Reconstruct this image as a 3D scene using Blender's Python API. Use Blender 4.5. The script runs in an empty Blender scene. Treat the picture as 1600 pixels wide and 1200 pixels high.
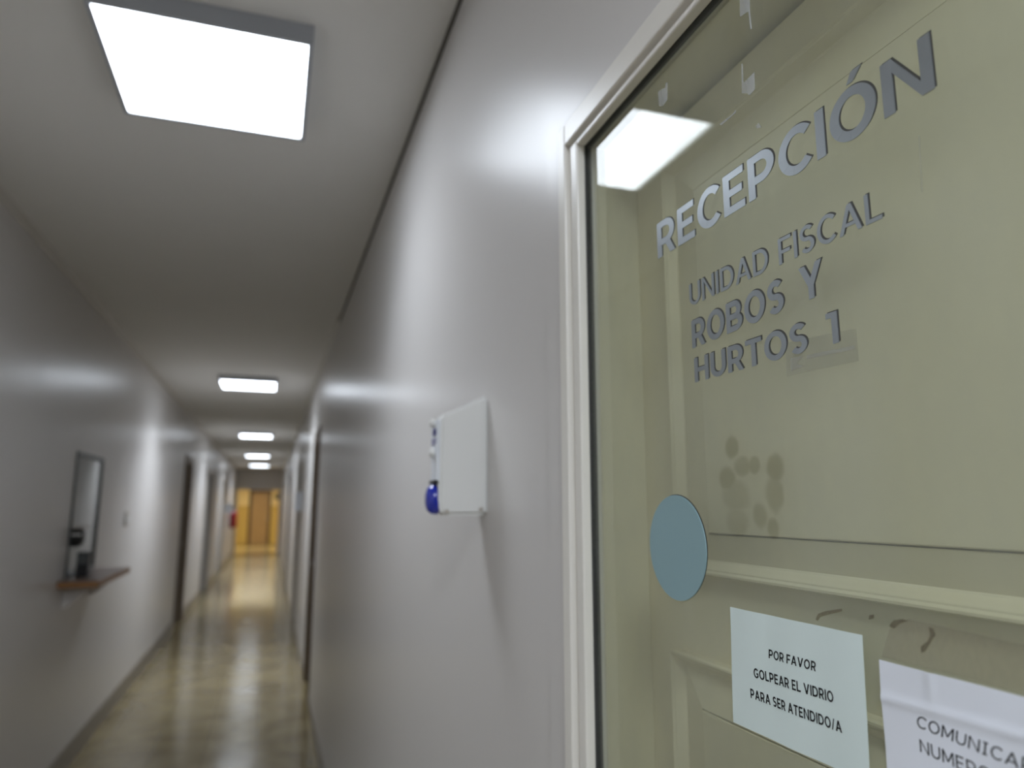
import bpy, bmesh, math, random
from mathutils import Vector, Matrix
R = math.radians
SC = bpy.context.scene
COL = SC.collection

# ------------------------------------------------------------------ camera, world, exposure
F, YAW, PITCH = 1117.0, R(18.46), R(9.745)          # focal length in pixels of a 1600 px wide frame
FWD = Vector((math.sin(YAW)*math.cos(PITCH), math.cos(YAW)*math.cos(PITCH), math.sin(PITCH)))
RGT = Vector((math.cos(YAW), -math.sin(YAW), 0)); UPV = RGT.cross(FWD)
EYE = 1.47                                           # camera height above the floor (floor is z = 0)
cam = bpy.data.cameras.new('camera'); camo = bpy.data.objects.new('camera', cam); COL.objects.link(camo)
camo.matrix_world = Matrix((RGT, UPV, -FWD)).transposed().to_4x4()
camo.location = (0, 0, EYE)
cam.sensor_width = 36; cam.lens = 36*F/1600; cam.clip_start = 0.02
cam.dof.use_dof = True; cam.dof.focus_distance = 0.56; cam.dof.aperture_fstop = 4.4
SC.camera = camo
w = bpy.data.worlds.new('world'); SC.world = w; w.use_nodes = True
w.node_tree.nodes['Background'].inputs[0].default_value = (0.8, 0.85, 1, 1)
w.node_tree.nodes['Background'].inputs[1].default_value = 0.02
SC.view_settings.view_transform = 'Standard'; SC.view_settings.look = 'None'
SC.view_settings.gamma = 1; SC.view_settings.use_curve_mapping = False
SC.view_settings.exposure = 0.75
PANEL_W = 5.5                                        # glow of the lit panels
PANEL_P = 5.0                                        # watts each panel throws down, in a beam a little narrower than an open one
PANEL_C = (0.84, 0.91, 1.0)

def ray(u, v): return RGT*((u-800)/F) - UPV*((v-600)/F) + FWD
def at(u, v, x):
    """point of the photograph's pixel on the upright plane x (parallel to the corridor)"""
    d = ray(u, v); d = d*(x/d.x); return (d.y, d.z + EYE)

# ------------------------------------------------------------------ places
XR, XL = 0.36, -1.03          # corridor walls
ZC = EYE + 1.168              # ceiling
YB, YE = -6.0, 24.0           # corridor ends
GX = 0.366                    # face of the glass
DX = 0.437                    # face of the panelled door

# ------------------------------------------------------------------ materials
def mat(name, col, rough=0.5, metal=0.0, spec=0.5, var=0.0, scale=4.0, bump=None, coat=0.0):
    m = bpy.data.materials.new(name); m.use_nodes = True
    nt = m.node_tree; b = nt.nodes['Principled BSDF']
    b.inputs['Base Color'].default_value = (*col, 1)
    b.inputs['Roughness'].default_value = rough; b.inputs['Metallic'].default_value = metal
    b.inputs['Specular IOR Level'].default_value = spec
    b.inputs['Coat Weight'].default_value = coat
    tc = nt.nodes.new('ShaderNodeTexCoord')
    if var:
        n = nt.nodes.new('ShaderNodeTexNoise'); n.inputs['Scale'].default_value = scale; n.inputs['Detail'].default_value = 6
        nt.links.new(tc.outputs['Object'], n.inputs['Vector'])
        mx = nt.nodes.new('ShaderNodeMix'); mx.data_type = 'RGBA'
        mx.inputs[6].default_value = (*[c*(1-var) for c in col], 1); mx.inputs[7].default_value = (*[min(1, c*(1+var)) for c in col], 1)
        nt.links.new(n.outputs['Fac'], mx.inputs[0]); nt.links.new(mx.outputs[2], b.inputs['Base Color'])
    if bump:
        (sx, sy, sz), strength, dist, det = bump
        mp = nt.nodes.new('ShaderNodeMapping'); mp.inputs['Scale'].default_value = (sx, sy, sz)
        n = nt.nodes.new('ShaderNodeTexNoise'); n.inputs['Scale'].default_value = 1; n.inputs['Detail'].default_value = det
        bp = nt.nodes.new('ShaderNodeBump'); bp.inputs['Strength'].default_value = strength; bp.inputs['Distance'].default_value = dist
        nt.links.new(tc.outputs['Object'], mp.inputs['Vector']); nt.links.new(mp.outputs['Vector'], n.inputs['Vector'])
        nt.links.new(n.outputs['Fac'], bp.inputs['Height']); nt.links.new(bp.outputs['Normal'], b.inputs['Normal'])
    return m
def emit(name, col, s):
    m = bpy.data.materials.new(name); m.use_nodes = True; nt = m.node_tree; nt.nodes.clear()
    e = nt.nodes.new('ShaderNodeEmission'); o = nt.nodes.new('ShaderNodeOutputMaterial')
    e.inputs[0].default_value = (*col, 1); e.inputs[1].default_value = s; nt.links.new(e.outputs[0], o.inputs[0])
    return m
def glass_mat(name, tint, dust=0.0, smears=(), dcol=(0.62, 0.66, 0.6), grain=7):
    """clear pane: see-through body, fresnel mirror, a film of dust thinned where fingers wiped it"""
    m = bpy.data.materials.new(name); m.use_nodes = True; nt = m.node_tree; nt.nodes.clear(); N = nt.nodes.new; L = nt.links.new
    tr = N('ShaderNodeBsdfTransparent'); tr.inputs[0].default_value = (*tint, 1)
    gl = N('ShaderNodeBsdfGlossy'); gl.inputs['Roughness'].default_value = 0.008
    fr = N('ShaderNodeFresnel'); geo = N('ShaderNodeNewGeometry'); io = N('ShaderNodeMapRange'); io.inputs[3].default_value = 1.5; io.inputs[4].default_value = 1/1.5; L(geo.outputs['Backfacing'], io.inputs[0]); L(io.outputs[0], fr.inputs[0])
    mx = N('ShaderNodeMixShader'); L(fr.outputs[0], mx.inputs[0]); L(tr.outputs[0], mx.inputs[1]); L(gl.outputs[0], mx.inputs[2])
    out = N('ShaderNodeOutputMaterial'); res = mx
    if dust:
        tc = N('ShaderNodeTexCoord'); n = N('ShaderNodeTexNoise'); n.inputs['Scale'].default_value = grain; n.inputs['Detail'].default_value = 8; n.inputs['Roughness'].default_value = 0.6
        mp = N('ShaderNodeMapping'); mp.inputs['Rotation'].default_value = (0.6, 0, 0); mp.inputs['Scale'].default_value = (1, 1.8, 0.7)
        L(tc.outputs['Object'], mp.inputs[0]); L(mp.outputs[0], n.inputs['Vector'])
        mr = N('ShaderNodeMapRange'); mr.inputs[1].default_value = 0.3; mr.inputs[2].default_value = 0.7; mr.inputs[3].default_value = dust*0.55; mr.inputs[4].default_value = dust*1.35
        L(n.outputs['Fac'], mr.inputs[0]); cur = mr.outputs[0]
        sep = N('ShaderNodeSeparateXYZ'); L(tc.outputs['Object'], sep.inputs[0])
        wob = N('ShaderNodeTexNoise'); wob.inputs['Scale'].default_value = 60; L(tc.outputs['Object'], wob.inputs['Vector'])
        grease = None
        def mth(op, a, b=None):
            q = N('ShaderNodeMath'); q.operation = op
            for i, s in enumerate((a, b)):
                if s is None: continue
                if isinstance(s, (int, float)): q.inputs[i].default_value = s
                else: L(s, q.inputs[i])
            return q.outputs[0]
        for (cy, cz, ry, rz, amt) in smears:
            dy = mth('DIVIDE', mth('SUBTRACT', sep.outputs[1], cy), ry); dz = mth('DIVIDE', mth('SUBTRACT', sep.outputs[2], cz), rz)
            d = mth('ADD', mth('ADD', mth('MULTIPLY', dy, dy), mth('MULTIPLY', dz, dz)), mth('MULTIPLY', mth('SUBTRACT', wob.outputs['Fac'], 0.5), 1.0))
            r = N('ShaderNodeMapRange'); r.interpolation_type = 'SMOOTHSTEP'; r.inputs[1].default_value = 0.35; r.inputs[2].default_value = 1.5; r.inputs[3].default_value = amt; r.inputs[4].default_value = 0
            L(d, r.inputs[0]); grease = r.outputs[0] if grease is None else mth('MAXIMUM', grease, r.outputs[0])
        df = N('ShaderNodeBsdfDiffuse'); df.inputs[0].default_value = (*dcol, 1)
        m2 = N('ShaderNodeMixShader'); L(cur, m2.inputs[0]); L(mx.outputs[0], m2.inputs[1]); L(df.outputs[0], m2.inputs[2]); res = m2
        if grease is not None:
            td = N('ShaderNodeBsdfTransparent'); td.inputs[0].default_value = (0.6, 0.58, 0.52, 1)
            m3 = N('ShaderNodeMixShader'); L(grease, m3.inputs[0]); L(m2.outputs[0], m3.inputs[1]); L(td.outputs[0], m3.inputs[2]); res = m3
    L(res.outputs[0], out.inputs[0])
    return m

M = {}
M['wall'] = mat('wall_paint', (0.66, 0.635, 0.615), 0.30, spec=0.5, var=0.02, scale=1.5, bump=((1.6, 1.8, 0.4), 0.2, 0.02, 2))
M['ceiling'] = mat('ceiling_paint', (0.84, 0.825, 0.80), 0.8, spec=0.2, var=0.02)
M['cream'] = mat('cream_gloss_paint', (0.82, 0.79, 0.73), 0.32, var=0.05, scale=12, bump=((30, 30, 6), 0.2, 0.002, 4))
M['doorpaint'] = mat('old_cream_door_paint', (0.82, 0.74, 0.54), 0.42, var=0.09, scale=5, bump=((40, 12, 60), 0.12, 0.002, 5))
M['darkgap'] = mat('dark_gap', (0.045, 0.045, 0.042), 0.8)
M['frame_white'] = mat('white_lamp_frame', (0.42, 0.44, 0.48), 0.4)
M['panel'] = emit('lit_panel', PANEL_C, PANEL_W)
M['warmpanel'] = emit('lit_warm_lamp', (1.0, 0.9, 0.66), 18)
M['trim_dark'] = mat('dark_trim', (0.07, 0.06, 0.05), 0.6)
M['trim_light'] = mat('light_trim', (0.6, 0.57, 0.52), 0.5)
M['baseb'] = mat('taupe_baseboard', (0.20, 0.17, 0.13), 0.3, var=0.15, scale=20)
M['brown_door'] = mat('brown_door', (0.19, 0.145, 0.105), 0.45, var=0.15, scale=8)
M['grey_door'] = mat('grey_door', (0.16, 0.15, 0.15), 0.45, var=0.08)
M['jamb_light'] = mat('pale_door_frame', (0.5, 0.46, 0.41), 0.4)
M['metal'] = mat('steel', (0.5, 0.5, 0.5), 0.3, metal=1)
M['black'] = mat('black_plastic', (0.02, 0.02, 0.022), 0.35)
M['alu'] = mat('dark_aluminium', (0.12, 0.13, 0.13), 0.4, metal=0.4)
M['glass'] = glass_mat('clear_glass', (0.93, 0.95, 0.94))
M['booth'] = mat('booth_wall', (0.5, 0.52, 0.54), 0.7)
M['wood'] = mat('varnished_wood', (0.33, 0.16, 0.06), 0.35, var=0.25, scale=6, bump=((4, 40, 40), 0.1, 0.002, 4))
M['woodtop'] = mat('brown_laminate', (0.26, 0.19, 0.16), 0.3, var=0.12, scale=5)
M['plastic_white'] = mat('white_plastic', (0.85, 0.85, 0.83), 0.35)
M['plastic_front'] = mat('white_face_plastic', (0.80, 0.83, 0.88), 0.3)
M['blue'] = mat('blue_lens', (0.012, 0.03, 0.42), 0.12, coat=0.6)
M['navy'] = mat('navy_print', (0.03, 0.03, 0.22), 0.4)
M['grey_print'] = mat('grey_blue_print', (0.30, 0.30, 0.45), 0.4)
M['red'] = mat('red_enamel', (0.35, 0.012, 0.02), 0.3)
M['paper'] = mat('white_paper', (0.82, 0.85, 0.92), 0.8, spec=0.2)
M['paper_green'] = mat('pale_paper', (0.72, 0.82, 0.80), 0.8, spec=0.2)
M['ink'] = mat('black_ink', (0.012, 0.013, 0.014), 0.7, spec=0.2)
M['vinyl'] = mat('grey_vinyl', (0.40, 0.435, 0.46), 0.34, metal=0.85)
M['rim_shade'] = mat('painted_rim_shade', (0.06, 0.058, 0.05), 0.6)  # dark colour standing in for the shadow rim of letters and round sticker
M['disc'] = mat('blue_grey_vinyl', (0.27, 0.41, 0.44), 0.5, var=0.03, scale=3)
M['tape'] = glass_mat('clear_tape', (0.97, 0.97, 0.97), dust=0.34, dcol=(0.72, 0.74, 0.74))
M['ghost'] = glass_mat('faint_rectangle', (0.955, 0.955, 0.95), dust=0.025, dcol=(0.25, 0.25, 0.22))
M['ghost_mark'] = glass_mat('faded_mark', (0.97, 0.97, 0.97), dust=0.07, dcol=(0.7, 0.72, 0.68))
M['stain'] = glass_mat('glue_stain', (0.9, 0.88, 0.84), dust=0.22, dcol=(0.2, 0.17, 0.12), grain=300)
M['grit'] = glass_mat('gritty_glue', (0.985, 0.975, 0.955), dust=0.06, dcol=(0.62, 0.58, 0.46), grain=260)
M['ochre'] = mat('ochre_dado', (0.52, 0.37, 0.11), 0.5, var=0.06)
M['cream_wall'] = mat('cream_wall', (0.75, 0.62, 0.36), 0.6)
M['far_door'] = mat('light_wood_door', (0.36, 0.235, 0.115), 0.45, var=0.15, scale=5)
M['far_frame'] = mat('dark_wood_frame', (0.08, 0.045, 0.02), 0.45)

def floor_mat():
    m = bpy.data.materials.new('polished_tan_floor'); m.use_nodes = True; nt = m.node_tree; b = nt.nodes['Principled BSDF']; N = nt.nodes.new; L = nt.links.new
    tc = N('ShaderNodeTexCoord')
    n1 = N('ShaderNodeTexNoise'); n1.inputs['Scale'].default_value = 2.2; n1.inputs['Detail'].default_value = 6; n1.inputs['Distortion'].default_value = 1.2
    n2 = N('ShaderNodeTexNoise'); n2.inputs['Scale'].default_value = 90; n2.inputs['Detail'].default_value = 3
    br = N('ShaderNodeTexBrick'); br.offset = 0; br.inputs['Scale'].default_value = 1; br.inputs['Brick Width'].default_value = 0.3; br.inputs['Row Height'].default_value = 0.3; br.inputs['Mortar Size'].default_value = 0.003
    br.inputs['Color1'].default_value = (1, 1, 1, 1); br.inputs['Color2'].default_value = (0.9, 0.9, 0.88, 1); br.inputs['Mortar'].default_value = (0.6, 0.57, 0.5, 1)
    for t in (n1, n2, br): L(tc.outputs['Object'], t.inputs['Vector'])
    r = N('ShaderNodeValToRGB'); r.color_ramp.elements[0].position = 0.3; r.color_ramp.elements[1].position = 0.72
    r.color_ramp.elements[0].color = (0.19, 0.148, 0.072, 1); r.color_ramp.elements[1].color = (0.32, 0.26, 0.135, 1)
    L(n1.outputs['Fac'], r.inputs[0])
    mx = N('ShaderNodeMix'); mx.data_type = 'RGBA'; mx.blend_type = 'MULTIPLY'; mx.inputs[0].default_value = 1
    L(r.outputs[0], mx.inputs[6]); L(br.outputs['Color'], mx.inputs[7])
    mx2 = N('ShaderNodeMix'); mx2.data_type = 'RGBA'; mx2.blend_type = 'OVERLAY'; mx2.inputs[0].default_value = 0.25
    L(mx.outputs[2], mx2.inputs[6]); L(n2.outputs['Fac'], mx2.inputs[7]); L(mx2.outputs[2], b.inputs['Base Color'])
    mr = N('ShaderNodeMapRange'); mr.inputs[3].default_value = 0.10; mr.inputs[4].default_value = 0.26; L(n1.outputs['Fac'], mr.inputs[0]); L(mr.outputs[0], b.inputs['Roughness'])
    bp = N('ShaderNodeBump'); bp.inputs['Strength'].default_value = 0.12; bp.inputs['Distance'].default_value = 0.004
    n3 = N('ShaderNodeTexNoise'); n3.inputs['Scale'].default_value = 9; L(tc.outputs['Object'], n3.inputs['Vector']); L(n3.outputs['Fac'], bp.inputs['Height']); L(bp.outputs[0], b.inputs['Normal'])
    b.inputs['Specular IOR Level'].default_value = 0.6
    return m
M['floor'] = floor_mat()

# ------------------------------------------------------------------ mesh helpers (world coordinates)
class MB:
    def __init__(s): s.bm = bmesh.new()
    def face(s, pts):
        try: return s.bm.faces.new([s.bm.verts.new(p) for p in pts])
        except ValueError: return None
    def box(s, x0, x1, y0, y1, z0, z1, bev=0.0):
        b = bmesh.new(); bmesh.ops.create_cube(b, size=1)
        for v in b.verts: v.co = ((x0+x1)/2 + v.co.x*(x1-x0), (y0+y1)/2 + v.co.y*(y1-y0), (z0+z1)/2 + v.co.z*(z1-z0))
        if bev: bmesh.ops.bevel(b, geom=b.edges[:], offset=bev, segments=2, affect='EDGES', profile=0.5)
        s.merge(b); return s
    def merge(s, b):
        me = bpy.data.meshes.new('tmp'); b.to_mesh(me); b.free(); s.bm.from_mesh(me); bpy.data.meshes.remove(me)
    def prism(s, pts, axis, a, b):
        """closed 2-D outline extruded along an axis: x -> pts are (y, z); y -> (x, z); z -> (x, y)"""
        def P(p, t): return {'x': (t, p[0], p[1]), 'y': (p[0], t, p[1]), 'z': (p[0], p[1], t)}[axis]
        A = [s.bm.verts.new(P(p, a)) for p in pts]; B = [s.bm.verts.new(P(p, b)) for p in pts]; n = len(pts)
        s.bm.faces.new(A); s.bm.faces.new(B[::-1])
        for i in range(n): s.bm.faces.new((A[i], B[i], B[(i+1) % n], A[(i+1) % n]))
        return s
    def lathe(s, prof, c, axis='z', n=32):
        """prof = [(radius, height)], turned about an axis through c"""
        rings = []
        for (r, h) in prof:
            ring = []
            for k in range(n):
                a = 2*math.pi*k/n; p, q = r*math.cos(a), r*math.sin(a)
                d = {'z': (p, q, h), 'x': (h, p, q), 'y': (p, h, q)}[axis]
                ring.append(s.bm.verts.new((c[0]+d[0], c[1]+d[1], c[2]+d[2])))
            rings.append(ring)
        for i in range(len(rings)-1):
            for k in range(n): s.bm.faces.new((rings[i][k], rings[i][(k+1) % n], rings[i+1][(k+1) % n], rings[i+1][k]))
        s.bm.faces.new(rings[0][::-1]); s.bm.faces.new(rings[-1]); return s
    def sweep(s, path, prof, closed=False):
        """path in a plane of constant x: list of (y, z); prof = list of (offset outward in the plane, height towards -x); base x given by s.x"""
        n = len(path); rows = []
        for i, (y, z) in enumerate(path):
            p0 = path[(i-1) % n] if closed or i else path[i]; p1 = path[(i+1) % n] if closed or i < n-1 else path[i]
            a = Vector((y-p0[0], z-p0[1])); b = Vector((p1[0]-y, p1[1]-z))
            a = a.normalized() if a.length else b.normalized(); b = b.normalized() if b.length else a
            na, nb = Vector((-a.y, a.x)), Vector((-b.y, b.x)); nn = (na+nb).normalized(); k = 1/max(0.3, nn.dot(na))
            rows.append([s.bm.verts.new((s.x-h, y+nn.x*o*k, z+nn.y*o*k)) for (o, h) in prof])
        for i in range(n if closed else n-1):
            A, B = rows[i], rows[(i+1) % n]
            for j in range(len(prof)-1): s.bm.faces.new((A[j], A[j+1], B[j+1], B[j]))
        if not closed: s.bm.faces.new(rows[0]); s.bm.faces.new(rows[-1][::-1])
        return s
    def build(s, name, m, parent=None, smooth=False, origin=None):
        bmesh.ops.recalc_face_normals(s.bm, faces=s.bm.faces[:])
        if parent is not None:
            off = Vector(parent.get('_w', (0, 0, 0)))
        elif origin is not None: off = Vector(origin)
        else:
            xs = [v.co.x for v in s.bm.verts]; ys = [v.co.y for v in s.bm.verts]; zs = [v.co.z for v in s.bm.verts]
            off = Vector(((min(xs)+max(xs))/2, (min(ys)+max(ys))/2, min(zs)))
        for v in s.bm.verts: v.co -= off
        me = bpy.data.meshes.new(name); s.bm.to_mesh(me); s.bm.free()
        for mm in (m if isinstance(m, (list, tuple)) else [m]): me.materials.append(mm)
        if smooth:
            for p in me.polygons: p.use_smooth = True
            try: me.set_sharp_from_angle(angle=R(40))
            except Exception: pass
        o = bpy.data.objects.new(name, me); COL.objects.link(o)
        o['_w'] = tuple(off)
        if parent is not None: o.parent = parent
        else: o.location = off
        return o
def empty(name, loc):
    o = bpy.data.objects.new(name, None); COL.objects.link(o); o.location = loc; o['_w'] = tuple(loc); o.empty_display_size = 0.05; return o
def tag(o, label, cat, group=None):
    o['label'] = label; o['category'] = cat
    if group: o['group'] = group
    return o
def struct(o, label=None):
    o['kind'] = 'structure'
    if label: o['label'] = label
    return o
def wall_x(name, x0, x1, y0, y1, z1, opens, m):
    """upright wall along the corridor with rectangular openings (ya, yb, za, zb)"""
    b = MB(); ys = y0
    for (ya, yb, za, zb) in sorted(opens):
        b.box(x0, x1, ys, ya, 0, z1)
        if za > 0: b.box(x0, x1, ya, yb, 0, za)
        if zb < z1: b.box(x0, x1, ya, yb, zb, z1)
        ys = yb
    b.box(x0, x1, ys, y1, 0, z1)
    o = b.build(name, m, origin=(0, 0, 0)); return struct(o)

# ------------------------------------------------------------------ lettering
def arc(cx, cy, rx, ry, a0, a1, n=18): return [(cx+rx*math.cos(R(a0+(a1-a0)*i/n)), cy+ry*math.sin(R(a0+(a1-a0)*i/n))) for i in range(n+1)]
def ribbon(pts, w, closed=False):
    """quads of a stroke of width w along pts"""
    n = len(pts); rows = []
    for i in range(n):
        p = Vector(pts[i]); q0 = Vector(pts[(i-1) % n]) if closed or i else p; q1 = Vector(pts[(i+1) % n]) if closed or i < n-1 else p
        a, b = p-q0, q1-p
        a = a.normalized() if a.length > 1e-9 else b.normalized(); b = b.normalized() if b.length > 1e-9 else a
        na, nb = Vector((-a.y, a.x)), Vector((-b.y, b.x)); nn = (na+nb).normalized(); k = 0.5*w/max(0.35, nn.dot(na))
        rows.append((p+nn*k, p-nn*k))
    out = []
    for i in range(n if closed else n-1):
        A, B = rows[i], rows[(i+1) % n]; out.append([A[0], B[0], B[1], A[1]])
    return out
def rect(x0, y0, x1, y1): return [(x0, y0), (x1, y0), (x1, y1), (x0, y1)]
def slant(xb, xt, w, y0=0.0, y1=1.0):
    """slanted stem, flat ends at y0 and y1, horizontal width w"""
    return [(xb-w/2, y0), (xb+w/2, y0), (xt+w/2, y1), (xt-w/2, y1)]
def glyph(c, w, serif_i=False):
    h = w/2; t = w*0.94
    if c == 'I':
        if serif_i: return 0.42, [rect(0.21-h, 0, 0.21+h, 1), rect(0.04, 0, 0.38, w*0.9), rect(0.04, 1-w*0.9, 0.38, 1)]
        return w, [rect(0, 0, w, 1)]
    if c == 'E': return 0.63, [rect(0, 0, w, 1), rect(w, 0, 0.63, t), rect(w, 1-t, 0.61, 1), rect(w, 0.5-t/2, 0.56, 0.5+t/2)]
    if c == 'F': return 0.60, [rect(0, 0, w, 1), rect(w, 1-t, 0.60, 1), rect(w, 0.46-t/2, 0.55, 0.46+t/2)]
    if c == 'L': return 0.58, [rect(0, 0, w, 1), rect(w, 0, 0.58, t)]
    if c == 'T': return 0.70, [rect(0.35-h, 0, 0.35+h, 1-t), rect(0, 1-t, 0.70, 1)]
    if c == 'H': return 0.76, [rect(0, 0, w, 1), rect(0.76-w, 0, 0.76, 1), rect(w, 0.5-t/2, 0.76-w, 0.5+t/2)]
    if c == 'N': return 0.80, [rect(0, 0, w, 1), rect(0.80-w, 0, 0.80, 1), [(0.80-w, 0), (0.80-w*0.2, 0), (w*1.0, 1), (w*0.2, 1)]]
    if c == 'M': return 0.92, [rect(0, 0, w, 1), rect(0.92-w, 0, 0.92, 1), slant(0.46, w*0.62, w*1.05, 0.18, 1), slant(0.46, 0.92-w*0.62, w*1.05, 0.18, 1)]
    if c == 'A': return 0.86, [slant(h*1.05, 0.43, w*1.1), slant(0.86-h*1.05, 0.43, w*1.1), rect(0.19, 0.24, 0.67, 0.24+t*0.9)]
    if c == 'V': return 0.84, [slant(0.42, h*1.05, w*1.1), slant(0.42, 0.84-h*1.05, w*1.1)]
    if c == 'Y': return 0.80, [rect(0.40-h, 0, 0.40+h, 0.44), slant(0.40, h*1.1, w*1.12, 0.38, 1), slant(0.40, 0.80-h*1.1, w*1.12, 0.38, 1)]
    if c in 'OÓ':
        g = ribbon(arc(0.44, 0.5, 0.44-h, 0.515-h, 0, 360, 48)[:-1], w, True)
        if c == 'Ó': g.append([(0.38, 1.09), (0.50, 1.09), (0.68, 1.30), (0.48, 1.30)])
        return 0.88, g
    if c == 'C': return 0.76, ribbon(arc(0.44, 0.5, 0.44-h, 0.515-h, 43, 317, 40), w)
    if c == 'G': return 0.82, ribbon(arc(0.44, 0.5, 0.44-h, 0.515-h, 43, 322, 40), w) + [rect(0.80-w, 0.12, 0.80, 0.52), rect(0.46, 0.52-t*0.9, 0.80-w*0.5, 0.52)]
    if c == 'U': return 0.76, ribbon([(h, 1), (h, 0.42)] + arc(0.38, 0.38, 0.38-h, 0.39-h, 180, 360, 20) + [(0.76-h, 0.42), (0.76-h, 1)], w)
    if c == 'D': return 0.80, [rect(0, 0, w, 1)] + ribbon([(w*0.6, h), (0.34, h)] + arc(0.34, 0.5, 0.46-h, 0.5-h, -90, 90, 24) + [(0.34, 1-h), (w*0.6, 1-h)], w)
    if c == 'P': return 0.70, [rect(0, 0, w, 1)] + ribbon([(w*0.6, 0.31+h), (0.36, 0.31+h)] + arc(0.36, 0.655, 0.34-h, 0.345-h, -90, 90, 20) + [(0.36, 1-h), (w*0.6, 1-h)], w)
    if c == 'R': return 0.72, [rect(0, 0, w, 1)] + ribbon([(w*0.6, 0.31+h), (0.36, 0.31+h)] + arc(0.36, 0.655, 0.34-h, 0.345-h, -90, 90, 20) + [(0.36, 1-h), (w*0.6, 1-h)], w) + [slant(0.70-h*0.9, 0.42, w*1.1, 0, 0.36)]
    if c == 'B':
        g = [rect(0, 0, w, 1)]
        g += ribbon([(w*0.6, h), (0.42, h)] + arc(0.42, 0.265+h*0.25, 0.32-h, 0.265-h*0.75, -90, 90, 18) + [(0.42, 0.53-h*0.5), (w*0.6, 0.53-h*0.5)], w)
        g += ribbon([(w*0.6, 0.53-h*0.5), (0.38, 0.53-h*0.5)] + arc(0.38, 0.765-h*0.75, 0.31-h, 0.235-h*0.25, -90, 90, 18) + [(0.38, 1-h), (w*0.6, 1-h)], w)
        return 0.74, g
    if c == 'S':
        ry = (1.02-w)/4; top, bot = 1.01-h-ry, -0.01+h+ry; rx = 0.31-h
        return 0.64, ribbon(arc(0.325, top, rx, ry, 32, 180, 16) + arc(0.325, top, rx, ry, 180, 262, 8)[1:] + arc(0.325, bot, rx, ry, 82, 0, 8) + arc(0.325, bot, rx, ry, 0, -148, 16)[1:], w)
    if c == '1': return 0.42, [rect(0.42-w, 0, 0.42, 1), [(0.02, 0.80), (0.42-w, 1-t*0.9), (0.42-w, 1), (0.20, 1)] if w < 0.1 else rect(0.06, 1-t, 0.42-w, 1)]
    if c == '/': return 0.42, [slant(0.06, 0.36, w*0.8, -0.02, 1.02)]
    return 0.3, []
def text2d(txt, w, gap, serif_i=False, space=0.38):
    out = []; x = 0
    for c in txt:
        if c == ' ': x += space; continue
        adv, polys = glyph(c, w, serif_i)
        for p in polys: out.append([(q[0]+x, q[1]) for q in p])
        x += adv + gap
    return out, x-gap
def text_mesh(b, txt, w, gap, length, height, place, thick, serif_i=False, space=0.38):
    """place(s, t, d): s along the line in metres, t up in metres, d = distance out of the surface"""
    polys, wid = text2d(txt, w, gap, serif_i, space); kx = length/wid
    for i_, p in enumerate(polys):
        f = [place(q[0]*kx, q[1]*height, thick+(i_ % 5)*1.5e-5) for q in p]; k = [place(q[0]*kx, q[1]*height, 0) for q in p]; n = len(p)
        b.face(f)
        for i in range(n): b.face([f[i], f[(i+1) % n], k[(i+1) % n], k[i]])

# ------------------------------------------------------------------ setting: floor, ceiling, walls
struct(MB().box(-1.25, 0.60, YB, YE, -0.1, 0).build('floor', M['floor'], origin=(0, 0, 0)))
struct(MB().box(-1.25, 0.60, YB, YE, ZC, ZC+0.1).build('ceiling', M['ceiling'], origin=(0, 0, 0)))
RD = [(6.02, 6.72, 2.07, 'brown_door', 'brown door in the right wall, nearest one beyond the alarm box'),
      (9.3, 10.3, 2.05, 'grey_door', 'grey door in the right wall beyond the sticking out white sign'),
      (14.3, 15.6, 2.05, 'grey_door', 'dark grey door far down the right wall'),
      (20.4, 21.6, 2.05, 'grey_door', 'last door on the right wall with black handle')]
LD = [(9.8, 10.6, 2.07, 'brown_door', 'dark brown door in the left wall beyond the counter window'),
      (13.2, 14.6, 2.07, 'grey_door', 'grey door in the left wall, second beyond the counter window'),
      (17.2, 18.2, 2.07, 'grey_door', 'grey door in the left wall, third beyond the counter window')]
GY0, GY1 = -0.14, at(926, 700, GX)[0]          # glass opening along the wall
GZ1 = at(915, 232, GX)[1]
wo = [(GY0-0.04, GY1+0.04, 0, GZ1+0.04)] + [(a, b, 0, z) for a, b, z, *_ in RD]
wall_x('wall_right', XR, XR+0.14, YB, YE, ZC, wo, M['wall'])
WY0, WY1, WZ0, WZ1 = 4.53, 5.20, EYE-0.385, EYE+0.305
wo = [(WY0, WY1, WZ0, WZ1)] + [(a, b, 0, z) for a, b, z, *_ in LD]
wall_x('wall_left', XL-0.14, XL, YB, YE, ZC, wo, M['wall'])
struct(MB().box(-1.25, 0.60, YB-0.1, YB, 0, ZC).build('wall_back', M['wall'], origin=(0, 0, 0)))
# end of the corridor: a lintel over an opening, posts at both sides
LZ = EYE+0.53
struct(MB().box(XL-0.14, XR+0.14, YE, YE+0.2, LZ, ZC).box(XL-0.14, -0.97, YE, YE+0.2, 0, LZ).box(0.27, XR+0.14, YE, YE+0.2, 0, LZ).build('wall_end', M['wall'], origin=(0, 0, 0)))
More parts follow.
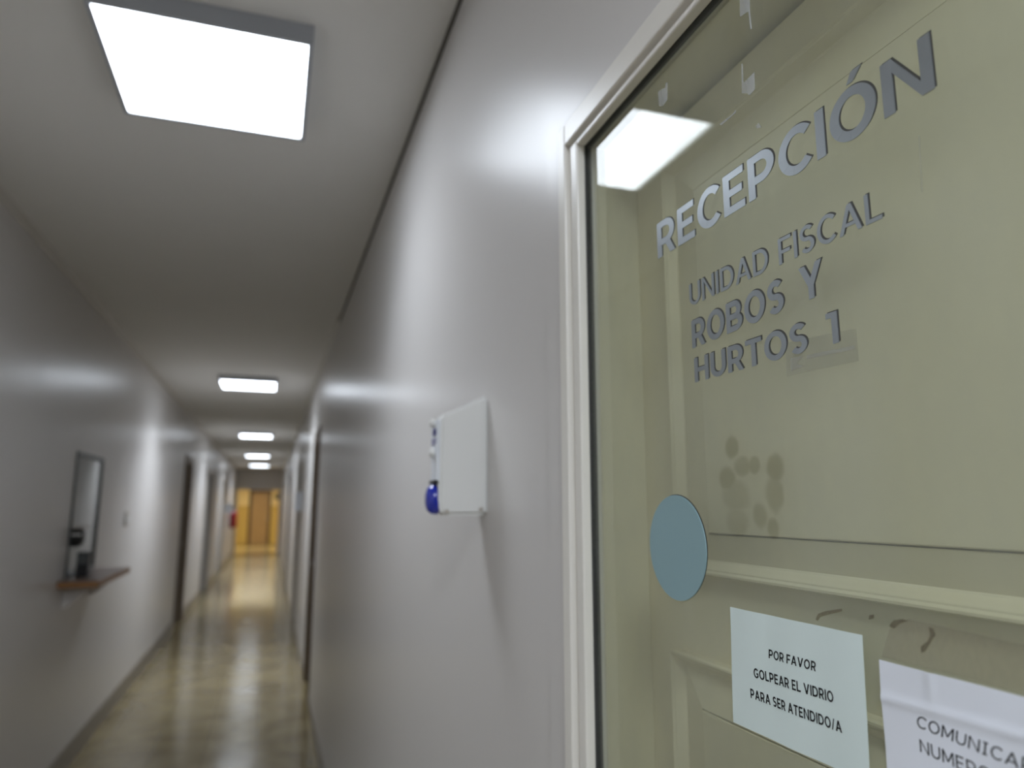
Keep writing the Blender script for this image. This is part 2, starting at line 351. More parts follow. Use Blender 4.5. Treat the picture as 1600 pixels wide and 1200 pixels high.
# the yellow hall behind it
FY = 31.0
struct(MB().box(-2.4, 1.6, YE+0.2, FY, -0.1, 0).build('floor_hall', M['floor'], origin=(0, 0, 0)))
struct(MB().box(-2.4, 1.6, YE+0.2, FY, ZC, ZC+0.1).build('ceiling_hall', M['ceiling'], origin=(0, 0, 0)))
DADO = EYE+0.05
fdx0, fdx1, fdz = -0.80, 0.05, EYE+0.68
for nm, z0, z1, mm in (('wall_far', 0, DADO, 'ochre'), ('wall_far_upper', DADO, ZC, 'cream_wall')):
    b = MB()
    b.box(-2.4, fdx0, FY, FY+0.15, z0, z1).box(fdx1, 1.6, FY, FY+0.15, z0, z1)
    if z1 > fdz: b.box(fdx0, fdx1, FY, FY+0.15, fdz, z1)
    struct(b.build(nm, M[mm], origin=(0, 0, 0)))
struct(MB().box(-2.5, -2.4, YE+0.2, FY+0.15, 0, ZC).box(1.6, 1.7, YE+0.2, FY+0.15, 0, ZC).box(-2.4, XL-0.14, YE, YE+0.2, 0, ZC).box(XR+0.14, 1.6, YE, YE+0.2, 0, ZC).build('wall_hall', M['cream_wall'], origin=(0, 0, 0)))
d = struct(MB().box(fdx0, fdx1, FY+0.05, FY+0.10, 0, fdz).build('door_9', M['far_door']), 'light wooden door at the far end of the corridor')
fb = MB(); fb.box(fdx0, fdx0+0.10, FY-0.02, FY+0.05, 0, fdz).box(fdx1-0.10, fdx1, FY-0.02, FY+0.05, 0, fdz).box(fdx0+0.10, fdx1-0.10, FY-0.02, FY+0.05, fdz-0.12, fdz)
fb.build('door_frame', M['far_frame'], d)
pb = MB()
for (z0, z1) in ((0.18, 0.95), (1.1, 1.9)): pb.box(fdx0+0.2, fdx1-0.2, FY+0.035, FY+0.05, z0, z1, 0.005)
pb.build('door_panel', M['far_door'], d)
MB().lathe([(0.03, 0), (0.03, -0.05), (0.012, -0.06)], (fdx1-0.16, FY+0.05, 1.0), 'y', 16).build('door_handle', M['metal'], d, True)
# trims along the ceiling, baseboards
struct(MB().box(XR-0.006, XR, YB, 4.48, ZC-0.014, ZC).build('trim_1', M['trim_dark']), 'dark gap strip along the ceiling over the right wall')
struct(MB().prism([(XR, ZC), (XR-0.02, ZC), (XR-0.016, ZC-0.01), (XR-0.006, ZC-0.022), (XR, ZC-0.025)], 'y', 4.48, YE).build('trim_2', M['trim_light']), 'cream moulding along the ceiling over the right wall')
struct(MB().prism([(XL, ZC), (XL+0.025, ZC), (XL+0.02, ZC-0.012), (XL+0.008, ZC-0.026), (XL, ZC-0.03)], 'y', YB, YE).build('trim_3', M['trim_light']), 'cream moulding along the ceiling over the left wall')
def baseboard(name, x0, x1, h, gaps):
    b = MB(); y = YB
    for a, c in gaps: b.box(x0, x1, y, a, 0, h); y = c
    b.box(x0, x1, y, YE, 0, h); return struct(b.build(name, M['baseb']))
baseboard('baseboard_left', XL, XL+0.012, 0.125, [(a-0.06, b+0.06) for a, b, *_ in LD])
baseboard('baseboard_right', XR-0.008, XR, 0.06, [(GY0-0.07, GY1+0.11)] + [(a-0.06, b+0.06) for a, b, *_ in RD])

# doors along the corridor
def side_door(n, side, a, b, z, m, label, handle=False):
    s = 1 if side == 'r' else -1; x = XR if side == 'r' else XL
    def bx(mb, p, q, *r): mb.box(min(x+s*p, x+s*q), max(x+s*p, x+s*q), *r); return mb
    o = bx(MB(), 0.05, 0.09, a+0.04, b-0.04, 0.008, z-0.04).build('door_%d' % n, M[m]); struct(o, label)
    f = MB()
    for (y0, y1, z0, z1) in ((a, a+0.04, 0, z), (b-0.04, b, 0, z), (a+0.04, b-0.04, z-0.04, z)): bx(f, 0, 0.12, y0, y1, z0, z1)
    f.build('door_frame', M['brown_door'] if m == 'brown_door' else M['jamb_light'], o)
    c = MB()
    for (y0, y1, z0, z1) in ((a-0.05, a, 0, z+0.05), (b, b+0.05, 0, z+0.05), (a, b, z, z+0.05)): bx(c, -0.012, 0, y0, y1, z0, z1)
    c.build('door_casing', M['brown_door'] if m == 'brown_door' else M['jamb_light'], o)
    hx = x+s*0.05
    MB().lathe([(0.022, 0), (0.022, -s*0.006), (0.009, -s*0.008), (0.009, -s*0.035), (0.024, -s*0.04), (0.026, -s*0.055), (0.012, -s*0.065)], (hx, a+0.10, 1.02), 'x', 20).build('door_handle', M['black'] if handle else M['metal'], o, True)
    return o
n = 2
for i, (a, b, z, m, l) in enumerate(RD): side_door(n, 'r', a, b, z, m, l, i == 3); n += 1
for (a, b, z, m, l) in LD: side_door(n, 'l', a, b, z, m, l); n += 1

# ------------------------------------------------------------------ ceiling lights
def ceiling_light(x, y, label, group='square panel lights along the corridor ceiling', s=0.475, t=0.05, power=1.0, beam=125):
    e = tag(empty('ceiling_light', (x+s/2, y+s/2, ZC)), label, 'ceiling light', group)
    fr = MB(); r = 0.012
    fr.box(x-r, x+s+r, y-r, y, ZC-t, ZC).box(x-r, x+s+r, y+s, y+s+r, ZC-t, ZC).box(x-r, x, y, y+s, ZC-t, ZC).box(x+s, x+s+r, y, y+s, ZC-t, ZC)
    fr.build('frame', M['frame_white'], e)
    c = 0.008; df = MB()
    df.prism([(x+c, y), (x+s-c, y), (x+s, y+c), (x+s, y+s-c), (x+s-c, y+s), (x+c, y+s), (x, y+s-c), (x, y+c)], 'z', ZC-t+0.002, ZC-t+0.012)
    df.build('diffuser', M['panel'], e)
    l = bpy.data.lights.new('panel_light', 'AREA'); l.shape = 'SQUARE'; l.size = s-0.01; l.energy = PANEL_P*power; l.color = PANEL_C; l.spread = R(beam)
    lo = bpy.data.objects.new('panel_light', l); COL.objects.link(lo); lo.parent = e; lo.location = (-0.0, 0.0, -t+0.001)
    return e
ceiling_light(-0.446, 1.67, 'large lit square ceiling panel nearest the camera, grey frame', power=0.65)
ceiling_light(-0.485, 6.82, 'second lit ceiling panel down the corridor from the camera', power=2.3)
ceiling_light(-0.51, 12.0, 'third lit ceiling panel down the corridor from the camera', power=2.3)
ceiling_light(-0.56, 16.9, 'fourth lit ceiling panel down the corridor, just before the smallest', power=2.3)
ceiling_light(-0.58, 20.9, 'smallest and farthest lit ceiling panel, before the lintel', power=2.3)
ceiling_light(-0.43, -1.15, 'lit ceiling panel behind the camera', power=3.4, beam=180)
hl = tag(empty('ceiling_light', (-0.3, 27.6, ZC)), 'warm rectangular ceiling lamp of the yellow hall', 'ceiling light')
MB().box(-1.2, 0.6, 27.2, 28.0, ZC-0.04, ZC, 0.004).build('base', M['frame_white'], hl)
MB().box(-1.17, 0.57, 27.23, 27.97, ZC-0.052, ZC-0.04, 0.003).build('diffuser', M['warmpanel'], hl)

# ------------------------------------------------------------------ old panelled door behind the glass
yh, zt = GY1, GZ1                                   # hinge-side reveal and head reveal
dy0, dy1 = GY0+0.02, at(1008, 700, DX)[0]
door = MB().box(DX, DX+0.045, dy0, dy1, 0.01, at(1055, 190, DX)[1]-0.002).build('door_1', M['doorpaint']); struct(door, 'old cream panelled door behind the lettered glass')
yc = (dy0+dy1)/2
def mir(y): return 2*yc-y
def rring(y0, y1, z0, z1, r, n=6):
    """rounded rectangle path, anticlockwise in (y, z)"""
    P = []
    for (cy, cz, a) in ((y1-r, z0+r, -90), (y1-r, z1-r, 0), (y0+r, z1-r, 90), (y0+r, z0+r, 180)):
        P += [(cy+r*math.cos(R(a+90*i/n)), cz+r*math.sin(R(a+90*i/n))) for i in range(n+1)] if r > 0 else [(cy, cz)]
    return P
def moulding(band):
    # from the rail: rounded bead, slope down into a groove, bevel rising to the raised field
    return [(0, 0), (0.0006, 0.009), (0.002, 0.0116), (0.004, 0.0116), (0.006, 0.0096), (0.0075, 0.0092), (0.0142, 0.0012), (0.016, 0.0002), (band-0.001, 0.0062), (band, 0.0066), (band, 0.0)]
def ring(name, y_out, z0, z1, r, prof, m=M['doorpaint']):
    b = MB(); b.x = DX
    b.sweep(rring(mir(y_out), y_out, z0, z1, r), prof, True)
    return b.build(name, m, door, True)
vb0 = at(1049, 420, DX)[0]
fy = at(1103, 750, DX-0.007)[0]; fz0 = at(1300, 847, DX-0.007)[1]; fz1 = at(1225, 190, DX-0.007)[1]
bd = vb0-fy
def oring(y_out, z0, z1, y_in, zi0, zi1):
    """moulding ring whose band is as wide on each side as the photo shows it"""
    rows = []; b = MB()
    O = [(mir(y_out), z0), (y_out, z0), (y_out, z1), (mir(y_out), z1)]; I = [(mir(y_in), zi0), (y_in, zi0), (y_in, zi1), (mir(y_in), zi1)]
    for (oy, oz), (iy_, iz) in zip(O, I):
        row = []
        for (o, h) in moulding(0.044):
            if o <= 0.016: y = oy+math.copysign(o, iy_-oy); z = oz+math.copysign(o, iz-oz)
            else: f = (o-0.016)/0.028; y = oy+math.copysign(0.016, iy_-oy); z = oz+math.copysign(0.016, iz-oz); y += (iy_-y)*f; z += (iz-z)*f
            row.append(b.bm.verts.new((DX-h, y, z)))
        rows.append(row)
    for q in range(4):
        A, B = rows[q], rows[(q+1) % 4]
        for t in range(len(A)-1): b.bm.faces.new((A[t], A[t+1], B[t+1], B[t]))
    b.build('panel_moulding', M['doorpaint'], door)
    f = MB(); f.box(DX-0.0082, DX, mir(y_in)+0.0012, y_in-0.0012, zi0+0.0012, zi1-0.0012, 0.0012); f.build('panel_field', M['doorpaint'], door)
oring(vb0, at(1300, 929, DX)[1], at(1250, 90, DX)[1], fy, fz0, fz1)
lz1 = at(1062, 1012, DX)[1]
oring(at(1062, 1100, DX)[0], 0.22, lz1, at(1108, 1150, DX)[0], 0.26, lz1-0.05)

# ------------------------------------------------------------------ glass front with its frame
win = struct(empty('window_1', (GX, (GY0+GY1)/2, 0)), 'lettered glass front in a cream frame over the old door')
def portal(name, m, y_out, z_out, y_in, z_in, x0, x1, bev=0.0):
    """three-sided frame member: far jamb, head, near jamb, mirrored about the opening"""
    c = (GY0+GY1)/2; b = MB()
    b.box(x0, x1, y_in, y_out, 0, z_out, bev).box(x0, x1, 2*c-y_out, 2*c-y_in, 0, z_out, bev).box(x0, x1, 2*c-y_in, y_in, z_in, z_out, bev)
    return b.build(name, m, win)
t0 = at(853, 300, XR-0.006)[0]; z0 = at(849, 183, XR-0.006)[1]
t1 = at(881, 1100, 0.347)[0]; z1 = at(872, 207, 0.347)[1]
t2 = at(893, 1100, 0.347)[0]; z2 = at(891, 217, 0.347)[1]
t3 = at(905, 1100, 0.352)[0]; z3 = at(899, 222, 0.352)[1]
e2 = 0.003
portal('casing_plate', M['wall'], t0, z0, t1, z1, XR-0.006, XR)
portal('casing', M['cream'], t1, z1, t2, z2, 0.347, XR+0.02, 0.002)
portal('casing_groove', M['cream'], t2, z2, t3, z3, 0.356, XR+0.02)
portal('casing_bead', M['cream'], t3, z3, yh, zt, 0.351, 0.3632, 0.002)
portal('glazing_rebate', M['cream'], t3, z3, yh+e2, zt+e2, 0.3632, XR+0.02)
M['jamb_paint'] = mat('cream_jamb_paint', (0.82, 0.76, 0.58), 0.4, var=0.06, scale=9)
portal('jamb_lining', M['jamb_paint'], yh+0.035, zt+0.035, yh, zt, GX+0.012, DX+0.05)
portal('glazing_seal', M['darkgap'], yh+e2, zt+e2, yh, zt, 0.3633, GX+0.006)
smears = []
def smear(u, v, ru, rv, a):
    y, z = at(u, v, GX); y2 = at(u+ru, v, GX)[0]; z2 = at(u, v-rv, GX)[1]
    smears.append((y, z, abs(y2-y), abs(z2-z), a))
for s in ((1143, 699, 11, 18, .6), (1136, 748, 13, 19, .55), (1160, 728, 14, 16, .5), (1178, 727, 10, 14, .5), (1211, 732, 14, 24, .6), (1210, 770, 14, 30, .45),
          (1150, 775, 22, 24, .35), (1188, 806, 12, 20, .45), (1208, 825, 10, 16, .5), (1152, 815, 18, 22, .3)): smear(*s)
M['dusty'] = glass_mat('dusty_old_glass', (0.93, 0.95, 0.90), dust=0.13, smears=smears)
# material coordinates of the pane are world coordinates because its origin is at the world origin
pane = MB().box(GX, GX+0.006, GY0, yh, 0, zt).build('pane', [M['glass'], M['dusty'], M['darkgap']], win)
# keep the pane's own coordinates in world metres so the dust film sits where it belongs
for v in pane.data.vertices: v.co += Vector(win['_w'])
pane.matrix_parent_inverse = Matrix.Translation(-Vector(win['_w']))
for p in pane.data.polygons:
    p.material_index = 1 if p.normal.x < -0.5 else (0 if p.normal.x > 0.5 else 2)

# ------------------------------------------------------------------ vinyl lettering and sticker on the glass
def line_text(name, txt, P0, P1, wgt, gap, label, space=0.42):
    """P0 = pixel of the lower left corner, P1 = (pixel of the lower right end, pixel of the top left)"""
    (ya, za) = at(*P0, GX); (yb, zb) = at(*P1[0], GX); (yt, ztp) = at(*P1[1], GX)
    L = math.hypot(ya-yb, zb-za); H = ztp-za; sl_ = (zb-za)/(ya-yb)
    def place(s, t, d): return (GX-0.0003-d, ya-s, za+t+s*sl_)
    b = MB(); text_mesh(b, txt, wgt, gap, L, H, place, 0.0005, space=space)
    o = tag(b.build(name, M['vinyl']), label, 'lettering', 'grey lettering on the glass')
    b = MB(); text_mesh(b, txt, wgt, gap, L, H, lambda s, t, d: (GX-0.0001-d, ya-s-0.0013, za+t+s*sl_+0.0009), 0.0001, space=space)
    b.build('rim_shadow', M['rim_shade'], o)  # offset dark copy of the letters, a shadow rim put in as colour
    return o
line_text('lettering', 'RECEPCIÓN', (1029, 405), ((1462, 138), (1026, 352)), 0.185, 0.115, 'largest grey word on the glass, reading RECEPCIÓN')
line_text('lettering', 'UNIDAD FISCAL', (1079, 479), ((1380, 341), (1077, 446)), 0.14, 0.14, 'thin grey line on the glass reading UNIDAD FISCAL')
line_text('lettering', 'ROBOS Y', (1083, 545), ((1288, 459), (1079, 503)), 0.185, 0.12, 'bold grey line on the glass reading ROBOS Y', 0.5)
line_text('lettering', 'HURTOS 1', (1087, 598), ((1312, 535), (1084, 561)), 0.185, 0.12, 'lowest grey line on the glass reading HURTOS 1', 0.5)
cyy, czz = at(1058, 855, GX); rz = (at(1050, 771, GX)[1]-at(1068, 937, GX)[1])/2; ry = (at(1014, 845, GX)[0]-at(1101, 858, GX)[0])/2
b = MB(); b.prism([(cyy+ry*math.cos(2*math.pi*i/64), czz+rz*math.sin(2*math.pi*i/64)) for i in range(64)], 'x', GX-0.0012, GX-0.0002)
disc_ = b.build('sticker', M['disc']); b = MB(); b.prism([(cyy-0.0013+ry*math.cos(2*math.pi*i/64), czz+0.0008+rz*math.sin(2*math.pi*i/64)) for i in range(64)], 'x', GX-0.0002, GX-0.0001); b.build('rim_shadow', M['rim_shade'], disc_)  # same painted shadow rim for the disc, shifted right and up
tag(disc_, 'plain blue grey round sticker on the glass above the notices', 'sticker')

# ------------------------------------------------------------------ paper notices
def notice(name, C, m, lines, wave, label, serif_i):
    """C = pixel corners: top left, top right, bottom right, bottom left"""
    Q = [Vector(at(*c, GX)) for c in C]
    def pos(s, t, d):                                   # s 0..1 left to right, t 0..1 top to bottom
        p = (Q[0]*(1-s)+Q[1]*s)*(1-t)+(Q[3]*(1-s)+Q[2]*s)*t
        return (GX-0.0006-wave(s, t)-d, p.x, p.y)
    b = MB(); nx, nz = 48, 36
    F_ = [[b.bm.verts.new(pos(i/nx, j/nz, 0.0002)) for i in range(nx+1)] for j in range(nz+1)]
    K_ = [[b.bm.verts.new(pos(i/nx, j/nz, 0)) for i in range(nx+1)] for j in range(nz+1)]
    for j in range(nz):
        for i in range(nx):
            b.bm.faces.new((F_[j][i], F_[j][i+1], F_[j+1][i+1], F_[j+1][i])); b.bm.faces.new((K_[j][i], K_[j+1][i], K_[j+1][i+1], K_[j][i+1]))
    ring_ = [(0, i) for i in range(nx)] + [(j, nx) for j in range(nz)] + [(nz, i) for i in range(nx, 0, -1)] + [(j, 0) for j in range(nz, 0, -1)]
    for k in range(len(ring_)):
        a, c_ = ring_[k], ring_[(k+1) % len(ring_)]; b.bm.faces.new((F_[a[0]][a[1]], K_[a[0]][a[1]], K_[c_[0]][c_[1]], F_[c_[0]][c_[1]]))
    o = b.build(name, m, None, True); tag(o, label, 'notice')
    tb = MB()
    def inv(u, v):
        y, z = at(u, v, GX); s = t = 0.5
        for _ in range(30):                             # solve the bilinear patch
            p = Vector(pos(s, t, 0)[1:]); e = Vector((y, z))-p
            ds = (Q[1]-Q[0])*(1-t)+(Q[2]-Q[3])*t; dt = (Q[3]-Q[0])*(1-s)+(Q[2]-Q[1])*s
            det = ds.x*dt.y-ds.y*dt.x; s += (e.x*dt.y-e.y*dt.x)/det; t += (ds.x*e.y-ds.y*e.x)/det
        return s, t
    for (txt, a, c_, top, wgt, gap, sp) in lines:       # pixels: base left, base right, top left
        s0, t0_ = inv(*a); s1, t1_ = inv(*c_); s2, t2_ = inv(*top)
        polys, wid = text2d(txt, wgt, gap, serif_i, sp)
        for i_, p in enumerate(polys):
            tb.face([pos(s0+(s1-s0)*q[0]/wid+(s2-s0)*q[1], t0_+(t1_-t0_)*q[0]/wid+(t2_-t0_)*q[1], 0.00035+(i_ % 5)*1.5e-5) for q in p])
    tb.build('printed_text', M['ink'], o)
    return o
def wave1(s, t): return 0.0006+0.0008*math.sin(5*s+2.2*t)**2*t+0.0005*math.sin(9*s)**2
def wave2(s, t):
    crease = 0.0012*math.exp(-((s-0.30)/0.02)**2)*max(0, 1-t/0.32)
    fold = 0.0008*math.exp(-((t-0.28+0.05*s)/0.03)**2)
    return 0.0008+0.0010*math.sin(4*s+1.0+3*t)**2+crease+fold
notice('notice', [(1143, 948), (1350, 992), (1363, 1225), (1149, 1128)], M['paper_green'],
       [('POR FAVOR', (1204, 1028), (1278, 1049), (1204, 1014), 0.18, 0.13, 0.34),
        ('GOLPEAR EL VIDRIO', (1182, 1058), (1307, 1098), (1181, 1043), 0.18, 0.13, 0.34),
        ('PARA SER ATENDIDO/A', (1177, 1090), (1320, 1145), (1176, 1075), 0.18, 0.13, 0.34)], wave1,
       'pale greenish paper notice reading POR FAVOR GOLPEAR EL VIDRIO', False)
notice('notice', [(1378, 1030), (1700, 1113), (1712, 1400), (1392, 1245)], M['paper'],
       [('COMUNICAR', (1436, 1135), (1620, 1209), (1437, 1117), 0.115, 0.17, 0.34),
        ('NUMERO', (1442, 1174), (1556, 1223), (1440, 1154), 0.115, 0.17, 0.34)], wave2,
       'white creased paper notice at the frame edge reading COMUNICA', True)

# ------------------------------------------------------------------ tape remains and faint marks on the glass
def patch(name, pix, m, label, cat, group=None, d=0.0002, t=0.0003, parent=None):
    pts = [at(u, v, GX) for u, v in pix]
    b = MB(); b.prism(pts, 'x', GX-d-t, GX-d)
    o = b.build(name, m, parent)
    if parent is None: tag(o, label, cat, group)
    return o
TG = 'bits of old tape on the glass'
patch('tape', [(1029, 143), (1040, 137), (1041, 130), (1043, 129), (1043, 156), (1036, 166), (1030, 166)], M['tape'], 'small bit of old clear tape above the reflected lamp', 'tape', TG)
patch('tape', [(1159, 100), (1161, 100), (1162, 130), (1179, 113), (1180, 140), (1172, 149), (1168, 146), (1160, 146)], M['tape'], 'hook shaped bit of clear tape above the letter P', 'tape', TG)
patch('tape', [(1156, -14), (1172, -18), (1172, 14), (1175, 45), (1173, 46), (1170, 18), (1157, 26)], M['tape'], 'strip of clear tape at the top edge of the picture', 'tape', TG)
patch('tape', [(1125, 194), (1146, 178), (1150, 172), (1150, 176), (1128, 196)], M['tape'], 'thin sliver of tape between the lamp and lettering', 'tape', TG)
patch('tape', [(1182, 197), (1186, 192), (1190, 199), (1183, 201)], M['tape'], 'tiny crumb of tape right above the word RECEPCIÓN', 'tape', TG)
patch('scratch', [(1436, 212), (1437.5, 212), (1442, 300), (1440.5, 300)], M['ghost_mark'], 'thin pale upright scratch on the glass below the letter N', 'scratch')
g = patch('sticker', [(1228, 536), (1338, 513), (1342, 564), (1230, 588)], M['ghost'], 'faint rectangular patch on the glass behind the digit 1', 'sticker')  # slightly darker rectangle with paler marks on it
patch('rectangle_mark', [(1236, 560), (1256, 556), (1246, 568), (1258, 572), (1238, 580)], M['ghost_mark'], '', '', parent=g, d=0.0006)
patch('rectangle_mark', [(1262, 555), (1336, 540), (1337, 546), (1262, 561)], M['ghost_mark'], '', '', parent=g, d=0.0006)
SG = 'glue stains above the notices'
patch('glue_stain', [(1452, 980), (1458, 982), (1462, 992), (1455, 1003), (1446, 1018), (1440, 1020), (1440, 1010), (1450, 1002), (1454, 994)], M['stain'], 'crooked dark glue stain above the white notice', 'stain', SG)
patch('glue_stain', [(1397, 969), (1410, 967), (1420, 970), (1406, 974), (1397, 982), (1390, 978)], M['stain'], 'dark glue stain above the left corner of the white notice', 'stain', SG)
patch('glue_stain', [(1359, 961), (1366, 960), (1366, 966), (1358, 968)], M['stain'], 'round dark glue spot between the two notices', 'stain', SG)
patch('glue_stain', [(1275, 968), (1279, 959), (1290, 955), (1316, 951), (1316, 955), (1292, 961), (1282, 964), (1278, 970)], M['stain'], 'long hooked glue stain on top of the greenish notice', 'stain', SG)

patch('glue_film', [(1385, 1000), (1392, 978), (1420, 967), (1500, 985), (1620, 1012), (1620, 1088), (1378, 1026)], M['grit'], 'gritty band of dried glue above the white notice', 'glue', d=0.0001, t=0.0001)
# ------------------------------------------------------------------ alarm box on the right wall
by = 1.213; bz0, bz1, bzf = EYE-0.014, EYE+0.198, EYE+0.158; bx = 0.275; blen = 0.056
al = tag(empty('alarm_siren', (XR, by+blen/2, bz0)), 'white plastic alarm siren box with blue lens on right wall', 'alarm')
hb = bmesh.new(); mbb = MB()
mbb.prism([(XR, bz0), (XR, bz1), (bx, bzf), (bx-0.002, bz0+0.02), (bx+0.004, bz0)], 'y', by, by+blen)
bmesh.ops.bevel(mbb.bm, geom=mbb.bm.edges[:], offset=0.0055, segments=3, affect='EDGES'); mbb.build('housing', M['plastic_white'], al, True)
mbb = MB(); mbb.box(bx-0.006, bx+0.001, by+0.005, by+blen-0.005, bz0+0.058, bzf-0.008, 0.002); mbb.build('front_cover', M['plastic_front'], al)
# blue strobe lens bulging at the foot of the front
mbb = MB(); mbb.lathe([(0.028, -0.004), (0.028, 0.006), (0.0265, 0.014), (0.021, 0.022), (0.012, 0.026), (0.003, 0.027)], (0, 0, 0), 'z', 28)
for v in mbb.bm.verts: x_, y_, z_ = v.co; v.co = (bx-0.001-z_*0.68, by+0.028+x_*0.78, bz0+0.027+y_*0.93)
mbb.build('strobe_lens', M['blue'], al, True)
mbb = MB(); mbb.box(bx-0.009, bx+0.001, by+0.006, by+0.050, bz0+0.053, bz0+0.060, 0.001); mbb.build('lens_rim', M['black'], al)
mbb = MB(); mbb.lathe([(0.004, 0.002), (0.009, -0.001), (0.008, -0.006), (0.003, -0.009)], (bx-0.006, by+0.028, bz0+0.108), 'x', 16); mbb.build('indicator', M['plastic_white'], al, True)
mbb = MB(); mbb.lathe([(0.004, 0.002), (0.008, -0.001), (0.007, -0.006), (0.003, -0.009)], (bx-0.006, by+0.028, bzf-0.012), 'x', 16); mbb.build('indicator', M['plastic_white'], al, True)
mbb = MB(); mbb.box(bx-0.0072, bx-0.0058, by+0.010, by+0.034, bz0+0.138, bz0+0.149); mbb.build('printed_mark', M['navy'], al)
mbb = MB(); mbb.box(bx-0.0072, bx-0.0058, by+0.010, by+0.044, bz0+0.122, bz0+0.133); mbb.build('printed_mark', M['grey_print'], al)
for (x_, z_) in ((bx+0.012, bz0+0.006), (XR-0.012, bz0+0.010)):
    MB().lathe([(0.004, 0.002), (0.004, -0.0012), (0.002, -0.002)], (x_, by, z_), 'y', 14).build('screw', M['jamb_light'], al, True)

# ------------------------------------------------------------------ counter window in the left wall
w2 = struct(empty('window_2', (XL, (WY0+WY1)/2, WZ0)), 'narrow counter window in the left wall with dark frame')
fr = MB(); ft = 0.024
for (y0, y1, z0_, z1_) in ((WY0, WY0+ft, WZ0, WZ1), (WY1-ft, WY1, WZ0, WZ1), (WY0+ft, WY1-ft, WZ1-ft, WZ1), (WY0+ft, WY1-ft, WZ0, WZ0+ft)): fr.box(XL-0.02, XL+0.008, y0, y1, z0_, z1_, 0.002)
fr.build('frame', M['alu'], w2)
MB().box(XL-0.006, XL-0.001, WY0+ft, WY1-ft, WZ0+ft, WZ1-ft).build('pane', M['glass'], w2)
# the small office behind it
bo = MB(); bX0, bX1, bY0, bY1 = XL-2.2, XL-0.14, 3.6, 7.4
bo.box(bX0-0.05, bX0, bY0, bY1, 0, ZC).box(bX0, bX1, bY0-0.05, bY0, 0, ZC).box(bX0, bX1, bY1, bY1+0.05, 0, ZC).box(bX0, bX1, bY0, bY1, ZC-0.05, ZC).box(bX0, bX1, bY0, bY1, -0.05, 0)
struct(bo.build('wall_office', M['booth'], origin=(0, 0, 0)))
ol = tag(empty('ceiling_light', (XL-1.3, 6.4, ZC-0.05)), 'unseen ceiling panel added to brighten the office behind the counter window', 'ceiling light')  # added lamp, out of view, lightens the room behind the pane
MB().box(XL-1.5, XL-1.1, 6.2, 6.6, ZC-0.07, ZC-0.05).build('frame', M['frame_white'], ol)
M['office_fill'] = emit('office_fill_glow', PANEL_C, 9.0)
MB().box(XL-1.48, XL-1.12, 6.22, 6.58, ZC-0.078, ZC-0.07).build('diffuser', M['office_fill'], ol)
# wooden counter board
cz = EYE-0.385; cy0, cy1, cx1 = 4.40, 5.33, XL+0.19
ct = tag(empty('counter', (XL, (cy0+cy1)/2, cz-0.035)), 'small wooden counter shelf under the left wall window', 'counter')
MB().box(XL, cx1, cy0, cy1, cz-0.004, cz, 0.001).build('top', M['woodtop'], ct)
MB().box(XL, cx1, cy0, cy1, cz-0.035, cz-0.004).build('edge', M['wood'], ct)
br_ = [(XL, cz-0.035), (XL+0.14, cz-0.035), (XL+0.13, cz-0.05), (XL+0.02, cz-0.15), (XL, cz-0.15)]
for yy in (cy0+0.12, cy1-0.15): MB().prism(br_, 'y', yy, yy+0.02).build('bracket', M['wall'], ct)
# device on the glass and box on the counter
iy = 4.59
it = tag(empty('intercom', (XL+0.008, iy, EYE-0.19)), 'small dark round intercom mounted on the counter window', 'intercom')
MB().lathe([(0.05, 0.0), (0.055, 0.02), (0.05, 0.045), (0.035, 0.06), (0.01, 0.064)], (XL+0.0, iy, EYE-0.165), 'x', 28).build('body', M['black'], it, True)
MB().box(XL-0.019, XL+0.07, iy-0.05, iy+0.06, EYE-0.118, EYE-0.108, 0.003).build('hood', M['jamb_light'], it)
for k in range(3): MB().lathe([(0.0065, 0.01), (0.0065, -0.006), (0.002, -0.008)], (XL+0.018+0.016*k, iy-0.050, EYE-0.15), 'y', 12).build('button', M['plastic_white'], it, True)
bxo = MB().box(XL+0.03, XL+0.09, 4.62, 4.68, cz, cz+0.135, 0.004).build('box', M['black']); tag(bxo, 'dark upright box standing on the wooden counter shelf', 'box')
MB().box(XL+0.036, XL+0.084, 4.617, 4.621, cz+0.07, cz+0.128).build('screen', M['alu'], bxo)

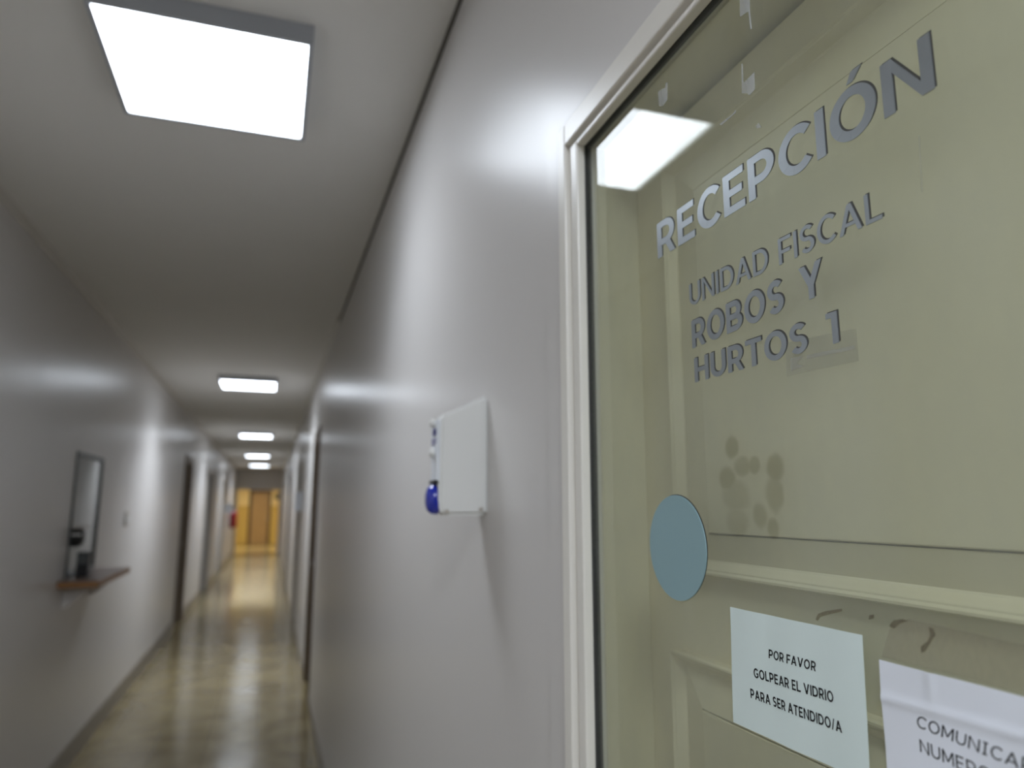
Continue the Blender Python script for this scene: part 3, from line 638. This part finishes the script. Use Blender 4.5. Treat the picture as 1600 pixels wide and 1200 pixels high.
# light switch further along the left wall
sy, sz = 6.15, EYE-0.145
swp = tag(MB().box(XL, XL+0.008, sy-0.06, sy+0.06, sz, sz+0.11, 0.003).build('light_switch', M['jamb_light']), 'pale light switch on the left wall past the window', 'switch')
for k in (-1, 1): MB().box(XL+0.008, XL+0.012, sy+k*0.024-0.016, sy+k*0.024+0.016, sz+0.03, sz+0.08, 0.001).build('rocker', M['plastic_white'], swp)

# fire extinguisher, signs and sheets far down
ex, ey, ez = -0.915, 21.0, EYE-0.56
fe = tag(empty('fire_extinguisher', (ex, ey, ez)), 'red fire extinguisher hanging on the left wall far down', 'fire extinguisher')
MB().lathe([(0.08, 0), (0.095, 0.015), (0.095, 0.36), (0.085, 0.40), (0.045, 0.435), (0.03, 0.445)], (ex, ey, ez), 'z', 28).build('cylinder', M['red'], fe, True)
MB().lathe([(0.028, 0.445), (0.028, 0.475), (0.018, 0.48)], (ex, ey, ez), 'z', 16).build('valve', M['metal'], fe, True)
MB().box(ex-0.015, ex+0.015, ey-0.14, ey+0.02, ez+0.48, ez+0.49).box(ex-0.012, ex+0.012, ey-0.13, ey+0.02, ez+0.50, ez+0.512).build('lever', M['black'], fe)
MB().box(XL, ex-0.07, ey-0.03, ey+0.03, ez+0.28, ez+0.33).build('bracket', M['black'], fe)
ps = MB().box(XL, XL+0.17, 19.2, 19.215, EYE-0.15, EYE+0.07, 0.002).build('sign', M['paper']); tag(ps, 'white sign sticking out from the left wall before the extinguisher', 'sign')
tag(MB().box(XR-0.085, XR, 9.05, 9.065, EYE-0.05, EYE+0.18, 0.002).build('sign', M['paper']), 'white sign sticking out from the right wall beyond the brown door', 'sign')
tag(MB().box(-0.48, -0.22, FY+0.0475, FY+0.0485, EYE-0.02, EYE+0.30).build('paper_sheet', M['paper']), 'white paper sheet on the wooden door at the far end', 'paper')
cl = MB().lathe([(0.13, 0), (0.13, -0.03), (0.11, -0.04)], (0.30, FY, EYE+0.42), 'y', 28).build('wall_clock', M['black'], None, True); tag(cl, 'dark round clock on the wall right of the far door', 'clock')
